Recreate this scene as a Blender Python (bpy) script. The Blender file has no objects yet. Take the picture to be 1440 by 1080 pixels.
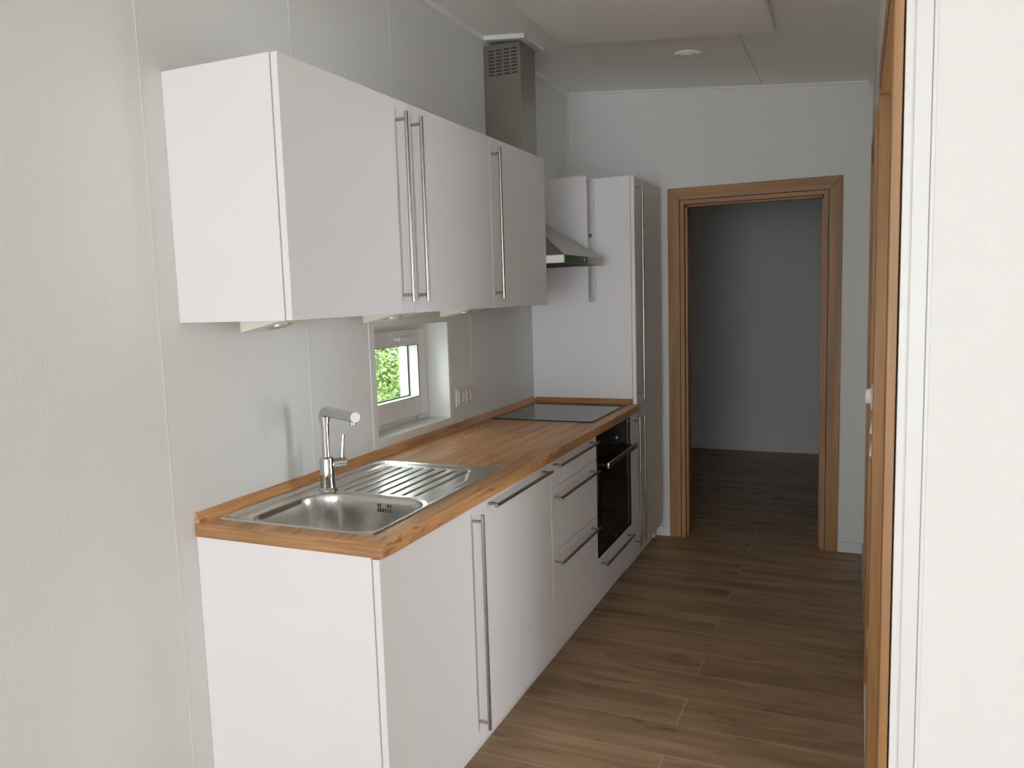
import bpy, bmesh, math, random
from mathutils import Vector, Matrix
random.seed(7)
SC = bpy.context.scene
COL = SC.collection

# ------------------------------------------------------------------ materials
def new_mat(name):
    m = bpy.data.materials.new(name); m.use_nodes = True
    nt = m.node_tree; b = nt.nodes['Principled BSDF']
    return m, nt, b

def plain(name, col, rough=.5, metal=0., spec=.5, bump=0., bscale=200., stretch=(1, 1, 1), bdist=.001):
    m, nt, b = new_mat(name)
    b.inputs['Base Color'].default_value = (*col, 1); b.inputs['Roughness'].default_value = rough
    b.inputs['Metallic'].default_value = metal; b.inputs['Specular IOR Level'].default_value = spec
    tc = nt.nodes.new('ShaderNodeTexCoord'); mp = nt.nodes.new('ShaderNodeMapping'); mp.inputs['Scale'].default_value = stretch
    nz = nt.nodes.new('ShaderNodeTexNoise'); nz.inputs['Scale'].default_value = bscale; nz.inputs['Detail'].default_value = 3
    nt.links.new(tc.outputs['Object'], mp.inputs[0]); nt.links.new(mp.outputs[0], nz.inputs['Vector'])
    # faint tone variation of the material itself
    mx = nt.nodes.new('ShaderNodeMix'); mx.data_type = 'RGBA'
    mx.inputs['A'].default_value = (*[c * .985 for c in col], 1); mx.inputs['B'].default_value = (*[min(1, c * 1.015) for c in col], 1)
    nt.links.new(nz.outputs['Fac'], mx.inputs['Factor']); nt.links.new(mx.outputs['Result'], b.inputs['Base Color'])
    if bump:
        bp = nt.nodes.new('ShaderNodeBump'); bp.inputs['Strength'].default_value = bump; bp.inputs['Distance'].default_value = bdist
        nt.links.new(nz.outputs['Fac'], bp.inputs['Height']); nt.links.new(bp.outputs[0], b.inputs['Normal'])
    return m

def wood(name, dark, mid, light, axis, rough=.45, knots=.0, scale=1., bump=.15, fiber=(.74, 1.12)):
    """oak: grain stretched along axis 0/1/2"""
    m, nt, b = new_mat(name); N = nt.nodes; L = nt.links
    tc = N.new('ShaderNodeTexCoord')
    def noise(sc, along, detail=4., dist=0.):
        mp = N.new('ShaderNodeMapping'); s = [sc * scale] * 3; s[axis] = along * scale
        mp.inputs['Scale'].default_value = s; L.new(tc.outputs['Object'], mp.inputs[0])
        n = N.new('ShaderNodeTexNoise'); n.inputs['Scale'].default_value = 1; n.inputs['Detail'].default_value = detail
        n.inputs['Distortion'].default_value = dist; L.new(mp.outputs[0], n.inputs['Vector']); return n
    n1 = noise(22, 1.6, 5, .6); n2 = noise(230, 6, 3); n3 = noise(7, 1.9, 3, 1.2)
    r = N.new('ShaderNodeValToRGB'); e = r.color_ramp.elements
    e[0].position = .28; e[0].color = (*dark, 1); e[1].position = .74; e[1].color = (*light, 1)
    x = e.new(.5); x.color = (*mid, 1)
    L.new(n1.outputs['Fac'], r.inputs[0])
    r2 = N.new('ShaderNodeValToRGB'); e = r2.color_ramp.elements
    e[0].position = .33; e[0].color = (fiber[0],) * 3 + (1,); e[1].position = .67; e[1].color = (fiber[1],) * 3 + (1,)
    L.new(n2.outputs['Fac'], r2.inputs[0])
    mx = N.new('ShaderNodeMix'); mx.data_type = 'RGBA'; mx.blend_type = 'MULTIPLY'; mx.inputs['Factor'].default_value = 1
    L.new(r.outputs[0], mx.inputs['A']); L.new(r2.outputs[0], mx.inputs['B'])
    out = mx.outputs['Result']
    if knots:
        r3 = N.new('ShaderNodeValToRGB'); e = r3.color_ramp.elements
        e[0].position = .62; e[0].color = (1, 1, 1, 1); e[1].position = .74; e[1].color = (1 - knots, 1 - knots * 1.05, 1 - knots * 1.1, 1)
        L.new(n3.outputs['Fac'], r3.inputs[0])
        mk = N.new('ShaderNodeMix'); mk.data_type = 'RGBA'; mk.blend_type = 'MULTIPLY'; mk.inputs['Factor'].default_value = 1
        L.new(out, mk.inputs['A']); L.new(r3.outputs[0], mk.inputs['B']); out = mk.outputs['Result']
        n4 = noise(60, 13, 4, .9)
        gate = noise(4.5, 2.2, 2, .5)
        rg = N.new('ShaderNodeValToRGB'); e = rg.color_ramp.elements
        e[0].position = .53; e[0].color = (0, 0, 0, 1); e[1].position = .6; e[1].color = (1, 1, 1, 1); L.new(gate.outputs['Fac'], rg.inputs[0])
        rs = N.new('ShaderNodeValToRGB'); e = rs.color_ramp.elements
        e[0].position = .545; e[0].color = (0, 0, 0, 1); e[1].position = .62; e[1].color = (1, 1, 1, 1); L.new(n4.outputs['Fac'], rs.inputs[0])
        mu = N.new('ShaderNodeMath'); mu.operation = 'MULTIPLY'; L.new(rg.outputs[0], mu.inputs[0]); L.new(rs.outputs[0], mu.inputs[1])
        mu2 = N.new('ShaderNodeMath'); mu2.operation = 'MULTIPLY'; mu2.inputs[1].default_value = .6; L.new(mu.outputs[0], mu2.inputs[0])
        mq = N.new('ShaderNodeMix'); mq.data_type = 'RGBA'; mq.inputs['B'].default_value = (*[c * .38 for c in dark], 1)
        L.new(mu2.outputs[0], mq.inputs['Factor']); L.new(out, mq.inputs['A']); out = mq.outputs['Result']
    L.new(out, b.inputs['Base Color']); b.inputs['Roughness'].default_value = rough
    bp = N.new('ShaderNodeBump'); bp.inputs['Strength'].default_value = bump; bp.inputs['Distance'].default_value = .001
    L.new(n2.outputs['Fac'], bp.inputs['Height']); L.new(bp.outputs[0], b.inputs['Normal'])
    return m

def floor_mat():
    m, nt, b = new_mat('floor_planks'); N = nt.nodes; L = nt.links
    tc = N.new('ShaderNodeTexCoord')
    mp = N.new('ShaderNodeMapping'); mp.inputs['Location'].default_value = FLOOR_OFF; L.new(tc.outputs['Object'], mp.inputs[0])
    br = N.new('ShaderNodeTexBrick'); br.offset = .5; br.offset_frequency = 2; br.squash = 1
    br.inputs['Scale'].default_value = 1; br.inputs['Brick Width'].default_value = 1.38; br.inputs['Row Height'].default_value = .193
    br.inputs['Mortar Size'].default_value = .0017; br.inputs['Mortar Smooth'].default_value = .2; br.inputs['Bias'].default_value = 0
    br.inputs['Color1'].default_value = (0, 0, 0, 1); br.inputs['Color2'].default_value = (1, 1, 1, 1); br.inputs['Mortar'].default_value = (.5, .5, .5, 1)
    L.new(mp.outputs[0], br.inputs['Vector'])
    # shift grain per plank
    ad = N.new('ShaderNodeVectorMath'); ad.operation = 'MULTIPLY_ADD'
    L.new(br.outputs['Color'], ad.inputs[0]); ad.inputs[1].default_value = (9, 5, 3); L.new(mp.outputs[0], ad.inputs[2])
    def noise(s, detail, dist=0):
        q = N.new('ShaderNodeMapping'); q.inputs['Scale'].default_value = s; L.new(ad.outputs[0], q.inputs[0])
        n = N.new('ShaderNodeTexNoise'); n.inputs['Scale'].default_value = 1; n.inputs['Detail'].default_value = detail; n.inputs['Distortion'].default_value = dist
        L.new(q.outputs[0], n.inputs['Vector']); return n
    n1 = noise((1.5, 13, 1), 5, .8); n2 = noise((5, 170, 1), 3); n3 = noise((3.2, 14, 1), 3, 1.0)
    r = N.new('ShaderNodeValToRGB'); e = r.color_ramp.elements
    e[0].position = .25; e[0].color = (0.241, 0.152, 0.086, 1); e[1].position = .78; e[1].color = (0.515, 0.352, 0.214, 1)
    x = e.new(.5); x.color = (0.375, 0.247, 0.144, 1); L.new(n1.outputs['Fac'], r.inputs[0])
    r2 = N.new('ShaderNodeValToRGB'); e = r2.color_ramp.elements
    e[0].position = .3; e[0].color = (.88, .87, .86, 1); e[1].position = .7; e[1].color = (1.05, 1.05, 1.05, 1); L.new(n2.outputs['Fac'], r2.inputs[0])
    mx = N.new('ShaderNodeMix'); mx.data_type = 'RGBA'; mx.blend_type = 'MULTIPLY'; mx.inputs['Factor'].default_value = 1
    L.new(r.outputs[0], mx.inputs['A']); L.new(r2.outputs[0], mx.inputs['B'])
    r3 = N.new('ShaderNodeValToRGB'); e = r3.color_ramp.elements
    e[0].position = .56; e[0].color = (1, 1, 1, 1); e[1].position = .76; e[1].color = (.45, .41, .38, 1); L.new(n3.outputs['Fac'], r3.inputs[0])
    mk = N.new('ShaderNodeMix'); mk.data_type = 'RGBA'; mk.blend_type = 'MULTIPLY'; mk.inputs['Factor'].default_value = 1
    L.new(mx.outputs['Result'], mk.inputs['A']); L.new(r3.outputs[0], mk.inputs['B'])
    # joint lines a little lighter (bevelled plank edge)
    mj = N.new('ShaderNodeMix'); mj.data_type = 'RGBA'; mj.inputs['B'].default_value = (.58, .44, .31, 1)
    L.new(br.outputs['Fac'], mj.inputs['Factor']); L.new(mk.outputs['Result'], mj.inputs['A'])
    L.new(mj.outputs['Result'], b.inputs['Base Color']); b.inputs['Roughness'].default_value = .42
    bp = N.new('ShaderNodeBump'); bp.inputs['Strength'].default_value = .2; bp.inputs['Distance'].default_value = .001
    L.new(n2.outputs['Fac'], bp.inputs['Height']); L.new(bp.outputs[0], b.inputs['Normal'])
    return m

def steel_mat(name, col, rough, axis=1, aniso_noise=.1):
    m, nt, b = new_mat(name); N = nt.nodes; L = nt.links
    b.inputs['Base Color'].default_value = (*col, 1); b.inputs['Metallic'].default_value = 1
    tc = N.new('ShaderNodeTexCoord'); mp = N.new('ShaderNodeMapping'); s = [600.] * 3; s[axis] = 8
    mp.inputs['Scale'].default_value = s; L.new(tc.outputs['Object'], mp.inputs[0])
    n = N.new('ShaderNodeTexNoise'); n.inputs['Scale'].default_value = 1; n.inputs['Detail'].default_value = 2; L.new(mp.outputs[0], n.inputs['Vector'])
    mr = N.new('ShaderNodeMapRange'); mr.inputs['To Min'].default_value = max(.02, rough - aniso_noise); mr.inputs['To Max'].default_value = rough + aniso_noise
    L.new(n.outputs['Fac'], mr.inputs['Value']); L.new(mr.outputs[0], b.inputs['Roughness'])
    return m

def glass_mat(name):
    m, nt, b = new_mat(name); N = nt.nodes; L = nt.links
    N.remove(b); o = N['Material Output']
    t = N.new('ShaderNodeBsdfTransparent'); t.inputs[0].default_value = (.93, .96, .94, 1)
    g = N.new('ShaderNodeBsdfGlossy'); g.inputs['Roughness'].default_value = .02
    mx = N.new('ShaderNodeMixShader'); f = N.new('ShaderNodeFresnel'); f.inputs['IOR'].default_value = 1.45
    g0 = N.new('ShaderNodeNewGeometry'); inv = N.new('ShaderNodeMath'); inv.operation = 'SUBTRACT'; inv.inputs[0].default_value = 1; L.new(g0.outputs['Backfacing'], inv.inputs[1])
    fm = N.new('ShaderNodeMath'); fm.operation = 'MULTIPLY'; L.new(f.outputs[0], fm.inputs[0]); L.new(inv.outputs[0], fm.inputs[1])
    L.new(fm.outputs[0], mx.inputs[0]); L.new(t.outputs[0], mx.inputs[1]); L.new(g.outputs[0], mx.inputs[2]); L.new(mx.outputs[0], o.inputs[0])
    return m

def leaf_mat():
    m, nt, b = new_mat('leaves'); N = nt.nodes; L = nt.links
    tc = N.new('ShaderNodeTexCoord'); n = N.new('ShaderNodeTexNoise'); n.inputs['Scale'].default_value = 2.6; n.inputs['Detail'].default_value = 4
    L.new(tc.outputs['Object'], n.inputs['Vector'])
    r = N.new('ShaderNodeValToRGB'); e = r.color_ramp.elements
    e[0].position = .32; e[0].color = (.085, .16, .04, 1); e[1].position = .66; e[1].color = (.47, .50, .19, 1); x = e.new(.5); x.color = (.25, .34, .10, 1)
    L.new(n.outputs['Fac'], r.inputs[0]); L.new(r.outputs[0], b.inputs['Base Color'])
    b.inputs['Roughness'].default_value = .5
    return m

W = 1.693; FW = 3.122; YC = -.2; FX = .582; UD = .367; WZ = .898
FLOOR_OFF = (-1.09, -.81 + .193 * 60, 0)
WALL = (.795, .795, .765)
M = dict(
    wall=plain('wall_panel', WALL, .75, spec=.25, bump=.6, bscale=1, stretch=(170, 170, 75), bdist=.0012),
    ceil=plain('ceiling_panel', (.93, .92, .88), .7, spec=.25, bump=.1, bscale=90),
    trim=plain('white_trim', (.78, .775, .75), .45),
    cab=plain('white_laminate', (.85, .828, .83), .42, bump=.08, bscale=350),
    cabin=plain('cabinet_inside', (.76, .73, .72), .6),
    gap=plain('shadow_gasket', (.05, .045, .04), .8), seal=plain('door_seal_grey', (.40, .38, .37), .8),
    oak=wood('worktop_oak', (0.403, 0.185, 0.070), (0.634, 0.323, 0.133), (0.793, 0.435, 0.198), 1, .38, knots=.3, fiber=(.8, 1.1)),
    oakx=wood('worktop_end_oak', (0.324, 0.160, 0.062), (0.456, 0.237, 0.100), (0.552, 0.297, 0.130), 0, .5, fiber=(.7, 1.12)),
    oakv=wood('frame_oak', (0.299, 0.148, 0.054), (0.397, 0.202, 0.075), (0.470, 0.245, 0.097), 2, .45, bump=.2, fiber=(.86, 1.06), scale=.6),
    oakh=wood('frame_head_oak', (0.299, 0.148, 0.054), (0.397, 0.202, 0.075), (0.470, 0.245, 0.097), 0, .45, bump=.2, fiber=(.86, 1.06), scale=.6),
    oakhy=wood('frame_head_oak_side', (0.299, 0.148, 0.054), (0.397, 0.202, 0.075), (0.470, 0.245, 0.097), 1, .45, bump=.2, fiber=(.86, 1.06), scale=.6),
    floor=floor_mat(),
    steel=steel_mat('brushed_steel', (.60, .585, .55), .28),
    sink=steel_mat('sink_steel', (.66, .65, .62), .24, axis=1, aniso_noise=.05),
    hoodsteel=steel_mat('hood_steel', (.38, .365, .32), .3, axis=2, aniso_noise=.06),
    handle=steel_mat('handle_steel', (.40, .375, .335), .26, axis=2, aniso_noise=.05),
    chrome=plain('chrome', (.60, .60, .60), .07, 1.),
    black=plain('black_glass', (.006, .006, .007), .08, spec=.2),
    hob=plain('hob_glass', (.02, .02, .022), .05, spec=.9),
    blackm=plain('black_plastic', (.012, .012, .012), .4),
    pvc=plain('white_pvc', (.82, .81, .79), .35),
    plate=plain('cream_plastic', (.78, .75, .68), .4),
    white=plain('white_plastic', (.85, .85, .84), .4),
    lamp=plain('lamp_housing', (.88, .83, .72), .4),
    lens=plain('frosted_lens', (.5, .49, .46), .3),
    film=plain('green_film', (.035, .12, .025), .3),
    filmw=plain('clear_film', (.80, .77, .70), .35),
    glass=glass_mat('window_glass'), leaf=leaf_mat(),
    bark=plain('bark', (.12, .08, .05), .9, bump=.5, bscale=30),
    grass=plain('grass', (.12, .22, .05), .9, bump=.5, bscale=40),
    dark=plain('dark_filter', (.03, .03, .03), .7, metal=.3),
)

# ------------------------------------------------------------------ mesh helpers
class MB:
    def __init__(s): s.bm = bmesh.new()
    def _merge(s, b, bev=0., seg=2, edges=None):
        if bev: bmesh.ops.bevel(b, geom=(edges(b) if edges else b.edges[:]), offset=bev, segments=seg, affect='EDGES', profile=.5)
        bmesh.ops.recalc_face_normals(b, faces=b.faces[:])
        me = bpy.data.meshes.new('tmp'); b.to_mesh(me); b.free(); s.bm.from_mesh(me); bpy.data.meshes.remove(me); return s
    def box(s, x0, x1, y0, y1, z0, z1, bev=0., seg=2, edges=None):
        b = bmesh.new(); bmesh.ops.create_cube(b, size=1)
        for v in b.verts: v.co = Vector(((x0 + x1) / 2 + v.co.x * (x1 - x0), (y0 + y1) / 2 + v.co.y * (y1 - y0), (z0 + z1) / 2 + v.co.z * (z1 - z0)))
        return s._merge(b, bev, seg, edges)
    def cyl(s, p, q, r, r2=None, n=24, bev=0.):
        p = Vector(p); q = Vector(q); d = q - p; b = bmesh.new()
        bmesh.ops.create_cone(b, cap_ends=True, segments=n, radius1=r, radius2=r if r2 is None else r2, depth=d.length)
        rot = d.to_track_quat('Z', 'Y').to_matrix().to_4x4()
        bmesh.ops.transform(b, matrix=Matrix.Translation((p + q) / 2) @ rot, verts=b.verts[:])
        return s._merge(b, bev, 2, (lambda bb: [e for e in bb.edges if any(len(f.verts) > 4 for f in e.link_faces)]) if bev else None)
    def prism(s, pts, ax, a, c, bev=0.):
        """polygon pts (two coords, the remaining axes in order) extruded along axis ax from a to c"""
        b = bmesh.new()
        def mk(p, t):
            v = list(p); v.insert(ax, t); return b.verts.new(v)
        A = [mk(p, a) for p in pts]; B = [mk(p, c) for p in pts]; n = len(pts)
        b.faces.new(A); b.faces.new(B[::-1])
        for i in range(n): b.faces.new((A[i], B[i], B[(i + 1) % n], A[(i + 1) % n]))
        return s._merge(b, bev)
    def lathe(s, prof, c, n=32):
        b = bmesh.new(); rings = []
        for r, z in prof:
            rings.append([b.verts.new((c[0] + r * math.cos(2 * math.pi * k / n), c[1] + r * math.sin(2 * math.pi * k / n), c[2] + z)) for k in range(n)])
        for i in range(len(rings) - 1):
            for k in range(n): b.faces.new((rings[i][k], rings[i][(k + 1) % n], rings[i + 1][(k + 1) % n], rings[i + 1][k]))
        b.faces.new(rings[0][::-1]); b.faces.new(rings[-1]); return s._merge(b)
    def tube(s, pts, r, n=20):
        b = bmesh.new(); P = [Vector(p) for p in pts]; rings = []; rr = r if isinstance(r, (list, tuple)) else [r] * len(P)
        up = None
        for i, p in enumerate(P):
            t = (P[min(i + 1, len(P) - 1)] - P[max(i - 1, 0)]).normalized()
            if up is None: up = t.orthogonal().normalized()
            up = (up - t * up.dot(t)).normalized(); sd = t.cross(up)
            rings.append([b.verts.new(p + (up * math.cos(2 * math.pi * k / n) + sd * math.sin(2 * math.pi * k / n)) * rr[i]) for k in range(n)])
        for i in range(len(rings) - 1):
            for k in range(n): b.faces.new((rings[i][k], rings[i][(k + 1) % n], rings[i + 1][(k + 1) % n], rings[i + 1][k]))
        b.faces.new(rings[0][::-1]); b.faces.new(rings[-1]); return s._merge(b)
    def poly(s, verts, faces):
        b = bmesh.new(); V = [b.verts.new(v) for v in verts]
        for f in faces: b.faces.new([V[i] for i in f])
        return s._merge(b)
    def build(s, name, mat, parent=None, smooth=True, origin=None):
        me = bpy.data.meshes.new(name)
        o = bpy.data.objects.new(name, me); COL.objects.link(o)
        off = Vector((0, 0, 0))
        if parent is not None: off = BASE[parent.name]; o.parent = parent
        elif origin is not None: off = Vector(origin); o.location = off
        BASE[o.name] = off.copy()
        bmesh.ops.translate(s.bm, vec=-off, verts=s.bm.verts[:])
        for f in s.bm.faces: f.smooth = smooth
        if smooth:
            for e in s.bm.edges:
                if len(e.link_faces) == 2 and e.calc_face_angle(0) > .36: e.smooth = False
        s.bm.to_mesh(me); s.bm.free()
        for m in (mat if isinstance(mat, (list, tuple)) else [mat]): me.materials.append(m)
        return o
BASE = {}
def empty(name, loc, label, cat, group=None):
    o = bpy.data.objects.new(name, None); COL.objects.link(o); o.location = loc; o.empty_display_size = .1
    BASE[o.name] = Vector(loc); return tag(o, label, cat, group)
def tag(o, label, cat, group=None):
    o['label'] = label; o['category'] = cat
    if group: o['group'] = group
    return o
def struct(o, label=None):
    o['kind'] = 'structure'
    return o
def copy_tree(o, delta, label, parent=None):
    c = o.copy(); COL.objects.link(c)
    if parent is None: c.location = o.location + Vector(delta); c['label'] = label
    else: c.parent = parent
    for ch in o.children: copy_tree(ch, delta, None, c)
    return c

H0 = 2.690; SL = -.0877
def CZ(x): return H0 + SL * x
XR = 5.4; YB = -6.0     # the living area behind the camera
BR0, BR1, BRY = -.7, 3.0, 5.9   # back room

# ------------------------------------------------------------------ shell
def shell():
    m = MB(); m.box(-.25, XR + .2, YB - .2, BRY + .15, -.12, 0); struct(m.build('floor', M['floor'], smooth=False))
    m = MB(); m.prism([(-.7, CZ(-.7)), (XR + .3, CZ(XR + .3)), (XR + .3, CZ(XR + .3) + .2), (-.7, CZ(-.7) + .2)], 1, YB - .3, BRY + .2)
    # ceiling board joints
    for y in (-3.71, -2.51, -1.31, -.11, 1.09, 2.29):
        m.prism([(1.145, CZ(1.145) - .0006), (W, CZ(W) - .0006), (W, CZ(W) + .01), (1.145, CZ(1.145) + .01)], 1, y - .002, y + .002)
    o = struct(m.build('ceiling', M['ceil'], smooth=False))
    # dark hairline joint running along the corridor
    m = MB(); m.prism([(1.1395, CZ(1.1395) - .0012), (1.1425, CZ(1.1425) - .0012), (1.1425, CZ(1.1425) + .002), (1.1395, CZ(1.1395) + .002)], 1, YB, FW - .03)
    struct(m.build('trim_1', plain('joint_grey', (.5, .49, .46), .7), smooth=False))
    # left wall with the window hole
    hy0, hy1, hz0, hz1 = .908, 1.487, .955, 1.385
    m = MB(); T = CZ(0) + .05
    m.box(-.25, 0, YB - .2, hy0, 0, T); m.box(-.25, 0, hy1, FW + .13, 0, T); m.box(-.25, 0, hy0, hy1, 0, hz0); m.box(-.25, 0, hy0, hy1, hz1, T)
    for k in range(-8, 6):
        y = -.067 + .594 * k
        if y > FW - .1: break
        if hy0 - .04 < y < hy1 + .04:
            m.box(-.004, .001, y - .0019, y + .0019, hz1 + .02, CZ(0)); m.box(-.004, .001, y - .0019, y + .0019, 0, hz0 - .03); continue
        m.box(-.004, .001, y - .0019, y + .0019, 0, CZ(0))
    struct(m.build('wall_left', M['wall'], smooth=False))
    # far wall with doorway
    dx0, dx1, dz = .683, 1.487, 2.002
    m = MB(); y0, y1 = FW, FW + .13
    def slab(xa, xb, za): m.prism([(xa, za), (xb, za), (xb, CZ(xb) + .03), (xa, CZ(xa) + .03)], 1, y0, y1)
    slab(0, dx0, 0); slab(dx1, W + .12, 0); slab(dx0, dx1, dz)
    for x in (.54, 1.138): m.prism([(x - .002, 2.08 if x > .7 else 0), (x + .002, 2.08 if x > .7 else 0), (x + .002, CZ(x)), (x - .002, CZ(x))], 1, FW - .0012, FW + .004)
    struct(m.build('wall_far', M['wall'], smooth=False))
    # right corridor wall with two doorways
    m = MB(); x0, x1 = W, W + .12; T = CZ(W) + .03
    D1 = (-.13, .82); D2 = (1.475, 2.13)
    m.box(x0, x1, D1[1], D2[0], 0, T); m.box(x0, x1, D2[1], FW, 0, T)
    m.box(x0, x1, D1[0], D1[1], 2.0, T); m.box(x0, x1, D2[0], D2[1], 2.0, T); m.box(x0 + .004, x1, YC + .01, D1[0], 2.065, T)
    struct(m.build('wall_right', M['wall'], smooth=False))
    # wall facing the camera beside the corridor mouth
    m = MB(); m.prism([(W + .0045, 0), (XR, 0), (XR, CZ(XR) + .03), (W + .0045, CZ(W) + .03)], 1, YC, YC + .065)
    struct(m.build('wall_front', M['wall'], smooth=False))
    m = MB(); z1 = CZ(W) - .002
    m.box(W + .0048, W + .0155, YC - .003, YC, 0, z1, .0006); m.box(W + .018, W + .041, YC - .004, YC, 0, z1, .0008); m.box(W + .042, W + .0475, YC - .0065, YC, 0, z1, .001)
    struct(m.build('trim_2', M['trim']))
    # living area behind the camera
    wx0, wx1, wz0, wz1 = .3, 5.1, .12, 2.1
    m = MB(); y0, y1 = YB - .2, YB
    for xa, xb, za, zb in ((0, wx0, 0, None), (wx1, XR, 0, None), (wx0, wx1, 0, wz0), (wx0, wx1, wz1, None)):
        m.prism([(xa, za), (xb, za), (xb, CZ(xb) + .03 if zb is None else zb), (xa, CZ(xa) + .03 if zb is None else zb)], 1, y0, y1)
    struct(m.build('wall_back', M['wall'], smooth=False))
    m = MB()
    for xa, xb in ((wx0, wx0 + .08), (wx1 - .08, wx1), (2.65, 2.74)): m.box(xa, xb, YB - .12, YB - .05, wz0, wz1, .004)
    m.box(wx0, wx1, YB - .12, YB - .05, wz0, wz0 + .08, .004); m.box(wx0, wx1, YB - .12, YB - .05, wz1 - .08, wz1, .004)
    struct(m.build('window_2', M['pvc']))
    m = MB(); m.box(XR, XR + .2, YB - .2, YC + .065, 0, CZ(XR) + .03); struct(m.build('wall_east', M['wall'], smooth=False))
    # unseen side room and window behind the first doorway, added to light the cabinet fronts
    sx, sy = 3.9, 1.4; T = CZ(W)
    m = MB(); m.prism([(W + .12, 0), (sx + .15, 0), (sx + .15, CZ(sx + .15) + .03), (W + .12, CZ(W + .12) + .03)], 1, sy, sy + .1); struct(m.build('wall_side_far', M['wall'], smooth=False))
    m = MB(); T = CZ(sx) + .03; a0, a1, b0, b1 = -.1, 1.38, .12, 2.15
    m.box(sx, sx + .15, YC + .066, a0, 0, T); m.box(sx, sx + .15, a1, sy, 0, T); m.box(sx, sx + .15, a0, a1, 0, b0); m.box(sx, sx + .15, a0, a1, b1, T); struct(m.build('wall_side_east', M['wall'], smooth=False))
    m = MB()
    for a, b in ((a0, a0 + .07), (a1 - .07, a1)): m.box(sx + .05, sx + .11, a, b, b0, b1, .004)
    m.box(sx + .05, sx + .11, a0 + .07, a1 - .07, b0, b0 + .07, .004); m.box(sx + .05, sx + .11, a0 + .07, a1 - .07, b1 - .07, b1, .004)
    struct(m.build('window_3', M['pvc']))
    # back room behind the doorway
    m = MB(); T = 2.72
    m.prism([(BR0 - .15, 0), (BR1, 0), (BR1, CZ(BR1) + .03), (BR0 - .15, CZ(BR0 - .15) + .03)], 1, BRY, BRY + .15)
    struct(m.build('wall_rear', M['wall'], smooth=False))
    m = MB(); m.box(BR0 - .15, BR0, FW, BRY, 0, CZ(BR0)); struct(m.build('wall_rear_left', M['wall'], smooth=False))
    m = MB(); m.box(BR1, BR1 + .15, FW, BRY, 0, CZ(BR1) + .02); struct(m.build('wall_rear_right', M['wall'], smooth=False))
    m = MB(); m.prism([(W + .12, 0), (BR1, 0), (BR1, CZ(BR1) + .02), (W + .12, CZ(W) + .02)], 1, FW, FW + .13); m.box(BR0, -.25, FW, FW + .13, 0, CZ(-.25))
    struct(m.build('wall_rear_near', M['wall'], smooth=False))
    m = MB(); m.box(BR0, -.25, FW + .13, BRY, -.1, 0); struct(m.build('floor_rear', M['floor'], smooth=False))
    # skirtings
    def skirt(name, *b):
        m = MB()
        for q in b: m.box(*q, .0015)
        struct(m.build(name, M['trim']))
    skirt('baseboard_far', (.05, .613, FW - .014, FW, 0, .058), (1.556, W, FW - .014, FW, 0, .058), )
    skirt('baseboard_right', (W - .012, W, .89, 1.405, 0, .058), (W - .012, W, 2.2, FW - .014, 0, .058))
    skirt('baseboard_rear', (BR0, BR1, BRY - .014, BRY, 0, .05))
    skirt('baseboard_left', (0, .014, YB, -.02, 0, .058)); skirt('baseboard_front', (W + .05, XR, YC - .014, YC, 0, .058))
    # cornices
    def cprism(xa, xb, y0, y1, d):
        return ([(xa, CZ(xa) - d), (xb, CZ(xb) - d), (xb, CZ(xb)), (xa, CZ(xa))], 1, y0, y1)
    m = MB(); m.prism(*cprism(.022, W - .03, FW - .012, FW, .011)); struct(m.build('trim_3', M['trim'], smooth=False))
    m = MB(); m.prism(*cprism(.0, .022, YB, FW, .022)); struct(m.build('trim_4', M['ceil'], smooth=False))
    m = MB(); m.box(0, .012, FW - .012, FW, 2.08, CZ(.012) - .022); struct(m.build('trim_5', M['wall'], smooth=False))
    m = MB(); m.prism(*cprism(W - .02, W, YC, FW - .022, .02)); struct(m.build('trim_6', M['ceil'], smooth=False))
shell()

AJAR = 42  # swing of the unseen side door leaf, set to shape the added light
# ------------------------------------------------------------------ door frames
def door_far():
    o0, o1, zt = .613, 1.556, 2.072; i0, i1, zi = .685, 1.485, 2.0
    m = MB(); y0, y1 = FW - .016, FW
    m.prism([(o0, 0), (i0, 0), (i0, zi), (o0, zt)], 1, y0, y1, .002); m.prism([(i1, 0), (o1, 0), (o1, zt), (i1, zi)], 1, y0, y1, .002)
    # lining
    for a, b in ((i0 - .0, i0 + .022), (i1 - .022, i1)): m.box(a, b, FW - .012, FW + .135, 0, zi)
    # stop bead (rebate)
    m.box(i0 + .022, i0 + .034, FW + .03, FW + .1, 0, zi - .022); m.box(i1 - .034, i1 - .022, FW + .03, FW + .1, 0, zi - .022)
    d = struct(m.build('door_3', M['oakv']))
    m = MB(); m.prism([(i0, zi), (i1, zi), (o1, zt), (o0, zt)], 1, y0, y1, .002)
    m.box(i0 + .022, i1 - .022, FW - .012, FW + .135, zi - .022, zi); m.box(i0 + .022, i1 - .022, FW + .03, FW + .1, zi - .034, zi - .022)
    m.build('door_head', M['oakh'], d)
    m = MB()
    m.box(i0 - .0045, i0 - .0005, y0 - .0008, y0 + .002, 0, zi); m.box(i1 + .0005, i1 + .0045, y0 - .0008, y0 + .002, 0, zi); m.box(i0, i1, y0 - .0008, y0 + .002, zi + .0005, zi + .0045)
    m.build('shadow_groove', M['gap'], d, smooth=False)
door_far()
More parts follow.
